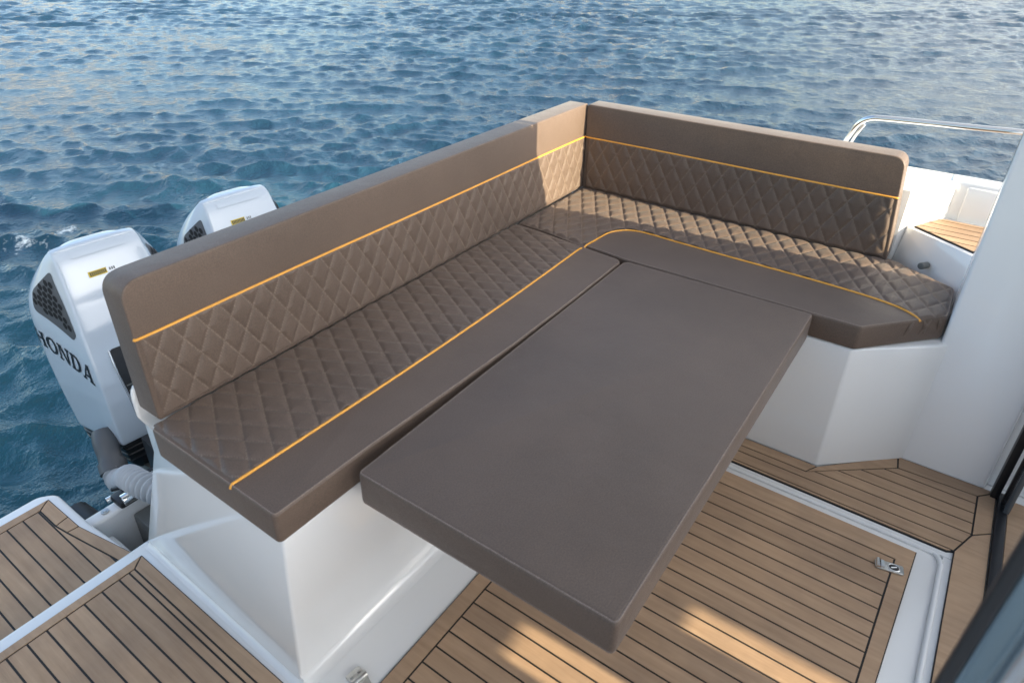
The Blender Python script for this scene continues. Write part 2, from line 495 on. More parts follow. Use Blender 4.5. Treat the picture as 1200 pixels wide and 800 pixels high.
# -- polished hand rail
mb = MB()
rail = catmull([(-.34, .945, .79), (-.33, .965, .84), (-.315, .99, .905), (-.305, 1.012, .950), (-.30, 1.045, .974), (-.30, 1.10, .981), (-.30, 1.3, .990), (-.30, 1.7, 1.008), (-.30, 2.4, 1.03), (-.30, 3.2, 1.05)], 8)
mb.tube(rail, .0108, 14)
rail2 = catmull([(-.345, .975, .79), (-.332, .990, .842), (-.315, 1.008, .9), (-.303, 1.030, .948)], 6)
mb.tube(rail2, .0065, 10)
mb.tube([(-.345, .96, .789), (-.345, .96, .797)], .035, 18)
bp(mb.build('hand_rail', STEEL, boat, smooth=60))
# -- small drain fitting in the coaming
mb = MB(); mb.tube([(-.02, 1.385, .571), (.012, 1.367, .574)], .012, 14)
bp(mb.build('drain_fitting', GREY, boat, bevel=.002))

SUN_EL = 18.0
te = math.tan(R(SUN_EL))
# -- cabin side walls, then unseen bulkheads and roof added to shape the light
mb = MB()
wall = [(.338, -.004), (.335, 1.12), (.50, 1.62), (.62, 2.06), (.66, 2.06), (.585, 1.84), (.262, 1.06), (.100, .645), (.06, .5), (.06, -.004)]
pts2 = rounded([(p[0], p[1]) for p in wall], [0, .05, 0, 0, 0, 0, .03, .03, 0, 0], 4)
mb.extr(pts2, 1, 1.496, 1.762)
wall2 = [(.305, -.004), (.305, .98), (.230, .98), (.100, .645), (.06, .5), (.06, -.004)]
mb.extr(wall2, 1, 1.763, 3.62)
bp(mb.build('cabin_wall', GELW, boat, bevel=.012, bseg=3))
mb = MB(); mb.extr([(-p[0] + 2.98, min(p[1], .42)) for p in wall2[:2] + wall2[4:]], 1, 2.3, 3.62)
bp(mb.build('cabin_wall', GELW, boat, bevel=.012, bseg=3))
# unseen sun-blocking wall as cabin front, openings sized for the deck sun patches
mb = MB()
def wall_holes(x0, x1, z0, z1, holes, y0, y1):
    xs = sorted({x0, x1, *[h[0] for h in holes], *[h[1] for h in holes]})
    zs = sorted({z0, z1, *[h[2] for h in holes], *[h[3] for h in holes]})
    for i in range(len(xs) - 1):
        for j in range(len(zs) - 1):
            cx, cz = (xs[i] + xs[i + 1]) / 2, (zs[j] + zs[j + 1]) / 2
            if any(h[0] < cx < h[1] and h[2] < cz < h[3] for h in holes): continue
            mb.box(xs[i], xs[i + 1], y0, y1, zs[j], zs[j + 1])
YB = 6.0
mb.extr([(-.10, -.004), (-.10, 1.6), (.31, 2.97), (1.2, 2.97), (1.2, -.004)], 1, YB + .025, YB + .06)
wall_holes(1.2, 2.98, -.004, 2.97, [(1.09, 1.36, (YB - 2.0) * te, (YB - .9) * te), (1.44, 1.69, (YB - 1.4) * te, (YB - .55) * te)], YB, YB + .06)
bp(mb.build('sun_block_bulkhead', GELW, boat))
mb = MB()  # unseen partition added so its slots sharpen the sun patches on deck
wall_holes(1.0, 2.6, -.004, 1.02, [(1.222, 1.352, (3.6 - 1.85) * te, (3.6 - 1.11) * te), (1.568, 1.682, (3.6 - 1.14) * te, (3.6 - .77) * te)], 3.60, 3.63)
bp(mb.build('sun_slot_partition', GELW, boat))
mb = MB()  # unseen roof slab, outline shaped lopsided to darken the port deck
mb.prism(rounded([(1.60, .30), (3.0, -.65), (3.0, 4.1), (.34, 4.1), (.34, 3.4), (1.55, 2.7)], .12), 2.302, 2.36)
bp(mb.build('shade_hardtop', GELW, boat, bevel=.02, bseg=3))
# door frame at the cabin entrance and its black sill
mb = MB()
mb.box(.339, .372, 1.776, 1.800, .004, 2.05)
mb.box(.380, .400, 1.806, 1.826, .014, 2.05)
frame = bp(mb.build('door_frame', FRAME, boat, bevel=.004))
mb = MB(); mb.box(.405, .440, 1.812, 1.830, .014, 2.05)
mb.build('guide_rail', GLASSY, frame, bevel=.003)
mb = MB(); mb.box(.339, 2.6, 1.797, 1.826, -  .004, .014)
mb.build('sill', FRAME, frame, bevel=.003)
mb = MB(); mb.box(.35, 2.6, 1.83, 3.0, -.01, .003, 0)
bp(mb.build('cabin_floor', TEAK, boat))
# open glass door leaf standing close to the viewer
ang = math.atan2(-.05, .3)
T = Matrix.Translation((2.140, 1.516, 0)) @ Matrix.Shear('XY', 4, (-.035 * -1, 0)) if False else Matrix.Translation((2.085, 1.508, 0))
Sh = Matrix.Identity(4); Sh[0][2] = .055; Sh[1][2] = .007        # the leaf rakes with the cabin front
T = T @ Sh
def leaf(name, m, y0, y1, x0, x1, par, z0=.02, z1=1.98, bev=.004):
    b = MB().box(x0, x1, y0, y1, z0, z1)
    b.v = [tuple(T @ Vector(p)) for p in b.v]
    return b.build(name, m, par, bevel=bev, bseg=3)
leafo = leaf('glass_door', FRAME, 0, .010, -.005, .005, boat, bev=.003); bp(leafo)
def bowed(name, m, y0, y1, th, par, z0=.02, z1=1.98):
    b = MB(); c = (y0 + y1) / 2; h = (y1 - y0) / 2
    b.extr([(th * math.sin(t) - .002, c + h * math.cos(t)) for t in np.linspace(0, 2 * math.pi, 40)[:-1]], 2, z0, z1)
    b.v = [tuple(T @ Vector(p)) for p in b.v]
    return b.build(name, m, par, smooth=60)
bowed('glass_pane', GLASS, .008, .032, .007, leafo)
bowed('door_stile', SILVER, .031, .047, .010, leafo)
bowed('door_panel', FRAME, .046, .24, .008, leafo)

# -- engine well behind the bench
mb = MB()
mb.box(.55, 2.068, -.262, -.226, -.40, -.17)
mb.box(.55, 2.10, -.68, -.262, -.46, -.40)                        # well floor
mb.box(.55, 2.12, -.668, -.610, -.80, -.150)                      # outer lip
mb.box(2.06, 2.10, -.609, -.263, -.40, -.222)
mb.box(1.80, 2.06, -.42, -.262, -.40, -.155)                      # moulded step
bp(mb.build('engine_well', GEL, boat, bevel=.012, bseg=3))
mb = MB(); mb.box(1.84, 1.985, -.600, -.44, -.398, -.19); mb.box(1.90, 1.975, -.50, -.43, -.397, -.165)
bp(mb.build('battery_box', GREY, boat, bevel=.008))
mb = MB(); mb.box(1.86, 2.068, -.2635, -.245, -.16, -.13)
bp(mb.build('wooden_cleat', m_plain('tan_trim', (.36, .25, .12), .5), boat))
mb = MB(); mb.box(1.925, 2.012, -.672, -.598, -.149, -.118)
ram = bp(mb.build('ram_mount', BLACK, boat, bevel=.01))
mb = MB(); mb.tube([(1.90, -.600, -.112), (2.0, -.604, -.116)], .021, 16); mb.tube([(1.90, -.62, -.09), (1.96, -.625, -.088)], .012, 12)
mb.build('tilt_ram', STEEL, ram, bevel=.003)
mb = MB(); mb.tube([(2.049, -.639, -.149), (2.049, -.639, -.143)], .013, 14); mb.tube([(2.049, -.639, -.143), (2.049, -.639, -.140)], .007, 10)
bp(mb.build('bolt', HW, boat))

# ------------------------------------------------------------------ outboard motors
XE = 1.606
Zk = [-.20, -.10, .0, .08, .15, .20, .25, .30, .35, .40, .45, .50, .525, .535]
Wk = [.250, .258, .264, .267, .268, .269, .270, .270, .262, .243, .216, .186, .168, .158]       # half width
RK = [-1.50, -1.515, -1.515, -1.50, -1.485, -1.475, -1.46, -1.45, -1.435, -1.415, -1.39, -1.35, -1.32, -1.29]   # stern
FK = [-.97, -.965, -.965, -.975, -1.0, -1.025, -1.05, -1.08, -1.11, -1.135, -1.16, -1.185, -1.20, -1.215]   # front
CK = [.192, .194, .196, .194, .19, .186, .180, .173, .167, .162, .158, .155, .153, .152]        # half width of the flat front
MK = [-1.28, -1.29, -1.30, -1.31, -1.31, -1.31, -1.305, -1.30, -1.29, -1.28, -1.27, -1.262, -1.255, -1.252]   # where the flank is widest
def smoothk(a):
    z = np.linspace(-.20, .535, 80); y = np.interp(z, Zk, a)
    k = np.exp(-np.linspace(-2, 2, 7) ** 2); k /= k.sum()
    yp = np.pad(y, 3, mode='reflect', reflect_type='odd')
    return np.convolve(yp, k, 'valid')
def section(w, yr, yf, n, seg=72):
    out = []
    cy, hy = (yr + yf) / 2, (yf - yr) / 2
    for t in np.linspace(0, 2 * math.pi, seg, endpoint=False):
        c, s = math.cos(t), math.sin(t)
        x = w * math.copysign(abs(c) ** (2 / n), c); y = cy + hy * math.copysign(abs(s) ** (2 / n), s)
        x *= 1 - .10 * max(0, (cy - y) / hy) ** 2                 # narrower towards the stern
        out.append((x, y))
    return out
def cowl_section(w, yr, yf, wc, ym):
    h = [(w * .99, ym), (w * .90, yr + .06), (w * .55, yr)]
    poly = [(wc, yf)] + h + [(-x, y) for x, y in h[::-1]] + [(-wc, yf)]
    pts = rounded(poly, [.014, .09, .08, .09, .09, .08, .09, .014], 6)
    out = []
    for i in range(len(pts)):                                     # two extra points on each edge keep the skin even
        a, b = pts[i], pts[(i + 1) % len(pts)]
        out.append(a)
        if math.hypot(a[0] - b[0], a[1] - b[1]) > .03 or i % 7 == 6:
            out += [(a[0] + (b[0] - a[0]) * k / 4, a[1] + (b[1] - a[1]) * k / 4) for k in (1, 2, 3)]
    return out
def loft(rings, mi=0):
    m = MB(); S = len(rings[0]); n = len(rings)
    assert all(len(r) == S for r in rings)
    vs = [p for r in rings for p in r]
    fs = [(i * S + k, i * S + (k + 1) % S, (i + 1) * S + (k + 1) % S, (i + 1) * S + k) for i in range(n - 1) for k in range(S)]
    fs += [tuple(range(S - 1, -1, -1)), tuple((n - 1) * S + k for k in range(S))]
    return m.add(vs, fs, mi)
zz = np.linspace(-.20, .535, 80)
W, YR, YF, WC, YM = smoothk(Wk), smoothk(RK), smoothk(FK), smoothk(CK), smoothk(MK)
def droop(y, z):                                                     # the lower edge hangs a little lower astern
    return -.055 * max(0, (-1.0 - y) / .5) * max(0, (.1 - z) / .3)
rings = [[(x, y, z + droop(y, z)) for x, y in cowl_section(W[i], YR[i], YF[i], WC[i], YM[i])] for i, z in enumerate(zz)]
top = cowl_section(W[-1], YR[-1], YF[-1], WC[-1], YM[-1]); cyt = (YR[-1] + YF[-1]) / 2
for sx, dz in [(.975, .004), (.92, .007), (.75, .010), (.4, .011)]:
    rings.append([(x * sx, cyt + (y - cyt) * sx, .535 + dz) for x, y in top])
base_sec = cowl_section(W[0], YR[0], YF[0], WC[0], YM[0])
def shrunk(k, z):
    return [(x * k, -1.2 + (y + 1.2) * k, z + droop(y, -.2)) for x, y in base_sec]
cowl_mb = loft([shrunk(.965, -.214), shrunk(.99, -.209)] + rings)

engine = empty('outboard_motor', (XE, -1.1, -.3))
ELOC = Vector((0, -1.1, -.3))
def ep(o):
    o.location = -ELOC
    return o
cowl = ep(cowl_mb.build('cowling', COWL, engine, smooth=32))
bmc = bmesh.new(); bmc.from_mesh(cowl.data); CB = BVHTree.FromBMesh(bmc)
def cast(o, d, off):
    hit, nr, i, dist = CB.ray_cast(Vector(o), Vector(d).normalized())
    if hit is None:
        hit, nr, i, dist = CB.find_nearest(Vector(o))
    return hit + nr * off
def patch(poly2, to3, d, off, div=0, m=None, mi=0):
    """a flat outline laid on the cowling: subdivided, each point cast along d"""
    m = m or MB()
    bm = bmesh.new()
    vs = [bm.verts.new((p[0], p[1], 0)) for p in poly2]
    f = bm.faces.new(vs)
    bmesh.ops.triangulate(bm, faces=[f])
    for _ in range(div):
        bmesh.ops.subdivide_edges(bm, edges=bm.edges[:], cuts=1, use_grid_fill=True)
        bmesh.ops.triangulate(bm, faces=bm.faces[:])
    bm.verts.index_update()
    pts = [cast(to3(v.co.x, v.co.y), d, off) for v in bm.verts]
    fs = [[v.index for v in f.verts] for f in bm.faces]
    bm.free()
    return m.add(pts, fs, mi)

def side_map(sgn):
    return (lambda y, z: (sgn * .6, y, z)), (-sgn, 0, 0)
# air grilles, lettering, badges, trim
for sgn in (1, -1):
    to3, d = side_map(sgn)
    tri = rounded([(-1.213, .480), (-1.280, .395), (-1.266, .322), (-1.098, .236), (-1.086, .258)], [.012, .03, .03, .012, .012], 5)
    m = patch(tri, to3, d, .0016, 3)
    g = ep(m.build('air_grille', CHAR, engine, smooth=60))
    m = MB(); tin = [Vector(p) for p in tri]
    def inside(p, poly, marg):
        n = len(poly); c = False
        for i in range(n):
            a, b = poly[i - 1], poly[i]
            if (a[1] > p[1]) != (b[1] > p[1]) and p[0] < (b[0] - a[0]) * (p[1] - a[1]) / (b[1] - a[1]) + a[0]: c = not c
            ab = Vector(b) - Vector(a); t = max(0, min(1, (Vector(p) - Vector(a)).dot(ab) / max(ab.length_squared, 1e-9)))
            if (Vector(p) - Vector(a) - ab * t).length < marg: return False
        return c
    ax = Vector((.19, -.235)).normalized(); ay = Vector((-ax.y, ax.x))       # rows follow the sloping edge
    for i in range(-20, 20):
        for j in range(-20, 20):
            c = Vector((-1.16, .355)) + ax * (i * .034 + (j % 2) * .017) + ay * (j * .0125)
            if not inside(c, tri, .012): continue
            if (c.y - .322) * .89 + (c.x + 1.266) * .45 < .024: continue
            hx = [c + ax * (.0156 * a) + ay * (.0058 * b) for a, b in ((-1, 0), (-.5, 1), (.5, 1), (1, 0), (.5, -1), (-.5, -1))]
            patch([(p.x, p.y) for p in hx], to3, d, .0030, 0, m)
    m.build('mesh_opening', HOLE, g, smooth=0)
    g.children[0].location = (0, 0, 0)

# slab-serif capitals, drawn as strokes on a unit-high grid
def quad(a, b, c, d): return [a, b, c, d]
def stroke_box(x0, x1, y0, y1): return [(x0, y0), (x1, y0), (x1, y1), (x0, y1)]
def letter(ch):
    P = []
    sw, th = .24, .12
    if ch == 'H':
        for x in (.08, .78):
            P.append(stroke_box(x, x + sw, 0, 1))
            for y in (0, 1 - th): P.append(stroke_box(x - .09, x + sw + .09, y, y + th))
        P.append(stroke_box(.2, .9, .44, .58)); adv = 1.22
    elif ch == 'O':
        n = 28
        for k in range(n):
            t0, t1 = 2 * math.pi * k / n, 2 * math.pi * (k + 1) / n
            o = lambda t: (.55 + .55 * math.cos(t), .5 + .52 * math.sin(t)); i = lambda t: (.55 + .29 * math.cos(t), .5 + .38 * math.sin(t))
            P.append([o(t0), o(t1), i(t1), i(t0)])
        adv = 1.22
    elif ch == 'N':
        P.append(stroke_box(.06, .22, 0, 1)); P.append(stroke_box(.86, 1.02, 0, 1))
        P.append([(.06, 1), (.34, 1), (1.02, 0), (.80, 0)])
        P.append(stroke_box(-.04, .34, 0, th)); P.append(stroke_box(-.04, .2, 1 - th, 1)); P.append(stroke_box(.74, 1.12, 1 - th, 1)); adv = 1.24
    elif ch == 'D':
        P.append(stroke_box(.1, .34, 0, 1)); P.append(stroke_box(0, .5, 0, th)); P.append(stroke_box(0, .5, 1 - th, 1))
        n = 16
        for k in range(n):
            t0, t1 = -math.pi / 2 + math.pi * k / n, -math.pi / 2 + math.pi * (k + 1) / n
            o = lambda t: (.5 + .56 * math.cos(t), .5 + .5 * math.sin(t)); i = lambda t: (.48 + .31 * math.cos(t), .5 + .38 * math.sin(t))
            P.append([o(t0), o(t1), i(t1), i(t0)])
        adv = 1.2
    elif ch == 'A':
        P.append([(.10, 0), (.24, 0), (.60, 1), (.44, 1)]); P.append([(.80, 0), (1.08, 0), (.72, 1), (.44, 1)])
        P.append(stroke_box(.3, .85, .26, .38)); P.append(stroke_box(-.02, .38, 0, th)); P.append(stroke_box(.68, 1.2, 0, th)); adv = 1.2
    elif ch == '2':
        n = 14; c = []
        for k in range(n + 1):
            t = math.pi * (1 - k / n) ; c.append((.32 + .3 * math.cos(t), .7 + .3 * math.sin(t)))
        for k in range(n):
            a, b = c[k], c[k + 1]; f = .62
            P.append([a, b, (.32 + (b[0] - .32) * f, .7 + (b[1] - .7) * f), (.32 + (a[0] - .32) * f, .7 + (a[1] - .7) * f)])
        P.append([(.62, .7), (.43, .7), (.0, .16), (.06, .0)]); P.append(stroke_box(0, .66, 0, .17)); adv = .8
    return P, adv
def word(txt, y0, z0, h, track, sgn, slope=0):
    to3, d = side_map(sgn); m = MB(); x = 0
    for ch in txt:
        P, adv = letter(ch)
        for poly in P:
            q = [(y0 + (x + p[0]) * h * track, z0 + p[1] * h + slope * (x + p[0]) * h) for p in poly]
            if sgn < 0: q = [(2 * (y0 + 2.9 * h * track) - a + .0, b) for a, b in q]
            patch(q, to3, d, .0022, 1, m)
        x += adv
    return m
for sgn in (1, -1):
    o = ep(word('HONDA', -1.325, .172, .070, .74, sgn, -.235).build('maker_lettering', INK, engine, smooth=0, fix=False))

# yellow maker's sticker and small grey print on the top panel
to_top = lambda x, y: (x, y, .9)
dn = (0, 0, -1)
def stick(x0, x1, y0, y1, off, m=None):
    return patch([(x0, y0), (x1, y0), (x1, y1), (x0, y1)], to_top, dn, off, 2, m)
s1 = ep(stick(.004, .070, -1.161, -1.151, .0012).build('sticker', YELLOW, engine, smooth=0))
m = MB()
for k in range(9):
    x = .007 + k * .0067
    stick(x, x + .0044, -1.1595, -1.1525, .0018, m)
m.build('print', INK, s1, smooth=0)
m = MB()
for k in range(3):
    stick(-.026 + k * .008, -.0215 + k * .008, -1.159, -1.154, .0012, m)
ep(m.build('small_print', GREY, engine, smooth=0))
# raised lip near the ridge of the top panel
m = patch(rounded([(-.10, -1.204), (.10, -1.204), (.10, -1.190), (-.10, -1.190)], .012, 4), to_top, dn, .003, 2)
ep(m.build('moulded_ridge', COWL, engine, smooth=60))

# black power badge on the front corners with silver edge and louvres
dfr = (0, -1, 0)
to_front = lambda x, z: (x, -.2, z)
for sgn in (1, -1):
    pl = [(.118, .19), (.120, .10), (.105, -.085), (.04, -.085), (.03, .19)]
    pl = [(sgn * a, b) for a, b in pl]
    if sgn < 0: pl = pl[::-1]
    bd = ep(patch(rounded(pl, .012, 4), to_front, dfr, .0025, 3).build('power_badge', BLACK, engine, smooth=60))
    m = MB()
    e = [(.121, .187), (.124, .10), (.109, -.088)]
    pts = [cast((sgn * a + 0, -.2, b), dfr, .004) for a, b in e]
    m.tube(catmull(pts, 6), .0035, 8)
    m.build('silver_edge', SILVER, bd, smooth=60)
    m = MB()
    for k in range(5):
        z = .05 - k * .024
        patch([(sgn * (.112 - .003 * k), z), (sgn * .045, z), (sgn * .045, z - .006), (sgn * (.112 - .003 * k), z - .006)], to_front, dfr, .006, 1, m)
    m.build('louvre', GREY, bd, smooth=0)
    if sgn > 0:
        P, adv = letter('2'); m = MB()
        for poly in P:
            q = [(.086 - p[0] * .034, .092 + p[1] * .034) for p in poly]
            patch(q, to_front, dfr, .0055, 0, m)
        m.build('numeral', SILVER, bd, smooth=0)

# black lower band with grooves, mid section, bracket
rr = [shrunk(k, z) for z, k in [(-.213, .955), (-.228, .955), (-.231, .935), (-.241, .935), (-.244, .955), (-.260, .945), (-.263, .925), (-.273, .925), (-.276, .94), (-.294, .925), (-.297, .905), (-.307, .905), (-.310, .915), (-.345, .86), (-.40, .70)]]
ep(loft(rr).build('lower_cowling', BLACK, engine, smooth=40))
rr = [[(x * a, -1.12 + y * b, z) for x, y in section(1, -1, 1, 2.6, 32)] for z, a, b in [(-.39, .13, .22), (-.6, .10, .19), (-.85, .075, .17), (-1.0, .07, .2)]]
ep(loft(rr).build('midsection', GREY, engine, smooth=50))
m = MB(); m.box(-.14, -.09, -.90, -.672, -.62, -.15); m.box(.09, .14, -.90, -.672, -.62, -.15); m.box(-.09, .09, -.95, -.80, -.5, -.33)
m.tube([(-.17, -.76, -.235), (.19, -.76, -.235)], .028, 14)
br = ep(m.build('clamp_bracket', BLACK, engine, bevel=.008))
m = MB(); m.tube([(.10, -.70, -.195), (.30, -.70, -.195)], .021, 14); m.tube([(.29, -.70, -.195), (.36, -.70, -.195)], .012, 12)
m.build('steering_ram', STEEL, br, bevel=.002)
m = MB()
m.tube(catmull([(.215, -1.06, -.17), (.232, -1.02, -.20), (.243, -.985, -.235), (.250, -.955, -.262)], 6), [.046 + .003 * math.sin(k * .4) for k in range(19)], 18)
m.tube([(.247, -.965, -.252), (.256, -.932, -.276)], .052, 18)
ep(m.build('rigging_boot', BOOT, engine, smooth=50))
hp = catmull([(.252, -.945, -.268), (.262, -.885, -.278), (.262, -.80, -.232), (.268, -.72, -.160), (.275, -.64, -.105), (.27, -.54, -.075), (.23, -.44, -.085), (.15, -.34, -.12)], 18)
L_ = 0; rad = []
for i, p in enumerate(hp):
    if i: L_ += (p - hp[i - 1]).length
    rad.append(.043 + .0042 * math.sin(L_ * 2 * math.pi / .0165))
# resample finely so that each corrugation shows
fine = []; fr = []
L_ = 0
for i in range(len(hp) - 1):
    for t in np.linspace(0, 1, 5)[:-1]:
        fine.append(hp[i].lerp(hp[i + 1], t)); fr.append(.039 + .0080 * math.sin((L_ + (hp[i + 1] - hp[i]).length * t) * 2 * math.pi / .022))
    L_ += (hp[i + 1] - hp[i]).length
m = MB(); m.tube(fine, fr, 20)
ep(m.build('rigging_hose', HOSE, engine, smooth=70))
m = MB()
for k in range(4):
    z = -.16 - .05 * k
    m.tube(catmull([(.33, -.70 + .02 * k, z), (.26 + .02 * k, -.62, z + .03 - .02 * (k % 2)), (.17, -.55 - .02 * k, z), (.1, -.5, z - .03)], 6), .008 + .002 * (k % 2), 10)
ep(m.build('control_cable', BLACK, engine, smooth=70))
bmc.free()

def copy_tree(o, parent=None):
    c = o.copy(); COL.objects.link(c); c.parent = parent
    c.matrix_parent_inverse = o.matrix_parent_inverse.copy()
    for ch in list(o.children): copy_tree(ch, c)
    return c
engine.rotation_euler = (0, 0, R(-6))
tag(engine, 'white outboard motor nearest the swim platform, its side lettering in view', 'outboard motor', 'twin outboard motors at the stern')
e2 = copy_tree(engine); e2.location = (XE - .625, -1.1, -.3)
tag(e2, 'white outboard motor farther from the swim platform, only its top showing above the backrest', 'outboard motor', 'twin outboard motors at the stern')

# ------------------------------------------------------------------ cushions
ZS = .56
def fold(t): return abs(t - round(t))
QW, QH = .066, .114
def quilt_grid(name, inside_fn, edge_fn, u0, u1, v0, v1, uo, vo, to3, parent, step=.0035, puff=.0056, base=-.002, swap=False):
    """puffed diamond quilting; inside_fn(u,v) masks, edge_fn(u,v) is the distance to free edges where it dies out"""
    nu, nv = int((u1 - u0) / step) + 1, int((v1 - v0) / step) + 1
    U, V = np.meshgrid(np.linspace(u0, u1, nu), np.linspace(v0, v1, nv), indexing='ij')
    a = (U - uo) / QW + (V - vo) / QH; b = (U - uo) / QW - (V - vo) / QH
    fa, fb = np.abs(a - np.round(a)), np.abs(b - np.round(b))
    n = math.hypot(1 / QW, 1 / QH)
    d = np.minimum(fa, fb) / n                                    # metres to the nearest stitch line
    h = puff * (1 - np.exp(-d / .0075))
    # hand-made unevenness, cell by cell
    cell = np.sin(np.floor(a) * 12.9898 + np.floor(b) * 78.233) * 43758.5453
    cell = cell - np.floor(cell)
    h *= .86 + .28 * cell
    h += .0012 * np.sin(U * 7.3 + 1.3) * np.sin(V * 11 + U * 3)
    e = np.clip(edge_fn(U, V) / .014, 0, 1); e = e * e * (3 - 2 * e)
    z = base + (h + .0035) * e
    st = np.clip(1 - d / .0022, 0, 1) * np.clip(edge_fn(U, V) / .006, 0, 1)
    ok = inside_fn(U, V)
    idx = -np.ones(ok.shape, int); idx[ok] = np.arange(ok.sum())
    u_, v_, z_, s_ = U[ok], V[ok], z[ok], st[ok]
    P = to3(u_, v_, z_)
    q = ok[:-1, :-1] & ok[1:, :-1] & ok[1:, 1:] & ok[:-1, 1:]
    F = np.stack([idx[:-1, :-1][q], idx[1:, :-1][q], idx[1:, 1:][q], idx[:-1, 1:][q]], 1)
    me = bpy.data.meshes.new(name)
    me.from_pydata(P.tolist(), [], F.tolist())
    at = me.attributes.new('stitch', 'FLOAT', 'POINT'); at.data.foreach_set('value', s_.astype(np.float32))
    me.materials.append(QUILT)
    me.polygons.foreach_set('use_smooth', [True] * len(F))
    me.update()
    return link(name, me, parent)

def sdf(poly):
    """signed distance (inside positive) to a closed outline, numpy"""
    P = np.array([p[:2] for p in poly])
    def f(U, V):
        best = np.full(U.shape, 1e9); ins = np.zeros(U.shape, bool)
        for i in range(len(P)):
            a, b = P[i - 1], P[i]
            ab = b - a; L2 = ab @ ab + 1e-12
            t = np.clip(((U - a[0]) * ab[0] + (V - a[1]) * ab[1]) / L2, 0, 1)
            best = np.minimum(best, np.hypot(U - a[0] - ab[0] * t, V - a[1] - ab[1] * t))
            c = (a[1] > V) != (b[1] > V)
            with np.errstate(divide='ignore', invalid='ignore'):
                xx = (b[0] - a[0]) * (V - a[1]) / (b[1] - a[1] if b[1] != a[1] else 1e-12) + a[0]
            ins ^= c & (U < xx)
        return np.where(ins, best, -best)
    return f

def cover(name, outline, z0, z1, bev, parent, to3=None, seg=4, sag=0.0):
    m = MB(); m.prism(outline, z0, z1)
    me = bpy.data.meshes.new(name); me.from_pydata(m.v, [], m.f)
    bm = bmesh.new(); bm.from_mesh(me)
    bmesh.ops.recalc_face_normals(bm, faces=bm.faces)
    es = [e for e in bm.edges if len(e.link_faces) == 2 and abs(e.verts[0].co.z - e.verts[1].co.z) < 1e-6]
    bmesh.ops.bevel(bm, geom=es, offset=bev, segments=seg, profile=.5, affect='EDGES', clamp_overlap=True)
    if to3 is not None:
        for v in bm.verts: v.co = to3(*v.co)
    bm.to_mesh(me); bm.free()
    me.materials.append(VINYL)
    me.polygons.foreach_set('use_smooth', [True] * len(me.polygons)); me.set_sharp_from_angle(angle=R(40))
    return link(name, me, parent)

def resample(path, step):
    out = [Vector(path[0])]
    for a, b in zip(path[:-1], path[1:]):
        a, b = Vector(a), Vector(b); n = max(1, int((b - a).length / step))
        out += [a.lerp(b, k / n) for k in range(1, n + 1)]
    return out

def seam(outline, z, inset, parent, to3=None, r=.0017, closed=True, name='seam'):
    pts = list(outline); n = len(pts)
    a = sum(pts[i - 1][0] * pts[i][1] - pts[i][0] * pts[i - 1][1] for i in range(n))
    if a < 0: pts = pts[::-1]
    path = []
    for i in range(n):
        p0, p, p1 = Vector(pts[i - 1]), Vector(pts[i]), Vector(pts[(i + 1) % n])
        e0 = (p - p0); e1 = (p1 - p)
        if e0.length < 1e-7 or e1.length < 1e-7: continue
        e0.normalize(); e1.normalize()
        n0 = Vector((-e0.y, e0.x)); n1 = Vector((-e1.y, e1.x)); k = max(.4, 1 + n0.dot(n1))
        q = p + (n0 + n1) * (inset / k); path.append((q.x, q.y, z))
    path.append(path[0])
    path = resample(path, .012)
    jit = [Vector((0, 0, random.uniform(-.0005, .0005))) for _ in path]
    path = [p + j for p, j in zip(path, jit)]
    if to3 is not None: path = [to3(*p) for p in path]
    m = MB(); m.tube(path, r, 6, caps=False)
    return m.build(name, SEAMTHREAD, parent, smooth=80, fix=False)

def piping(path, parent, r=.0036, n=10):
    m = MB(); pts = catmull(path, n)
    m.tube(pts, r, 10)
    return m.build('piping', PIPE, parent, smooth=80)

# ---- long seat cushion
c = empty('seat_cushion', (1.32, .24, .475))
def off(o, e):
    o.location = -e.location; return o
tag(c, 'long brown quilted seat cushion with orange piping, under the backrest that hides the motors', 'cushion')
outl = rounded([(2.079, .004), (2.081, .470), (1.8, .474), (1.5, .487), (1.25, .496), (.9, .499), (.572, .496), (.530, .12), (.523, .004)], [.02, .014, .2, .2, .2, .2, .035, .01, .01], 6)
off(cover('cover', outl, .4765, ZS, .010, c), c)
pipe_y = lambda x: .322 + .014 * np.sin((2.08 - x) / 1.55 * math.pi)
off(quilt_grid('quilted_panel',
    lambda U, V: (V < pipe_y(U)) & (U < 2.070) & (U > .535 + .09 * V),
    lambda U, V: np.minimum(np.minimum(np.minimum(2.072 - U, V + .004), U - (.533 + .09 * V)), (pipe_y(U) - V) + .006),
    .533, 2.072, .003, .345, 1.974, .113, lambda u, v, z: np.stack([u, v, ZS + z], 1), c, puff=.0066), c)
off(piping([(2.0805, .3205, ZS - .009), (2.075, .321, ZS - .001)] + [(x, float(pipe_y(x)), ZS + .001) for x in np.linspace(2.06, .60, 14)] + [(.568, .325, ZS - .001), (.560, .324, ZS - .012)], c), c)
off(seam(outl, ZS - .0012, .0045, c), c)
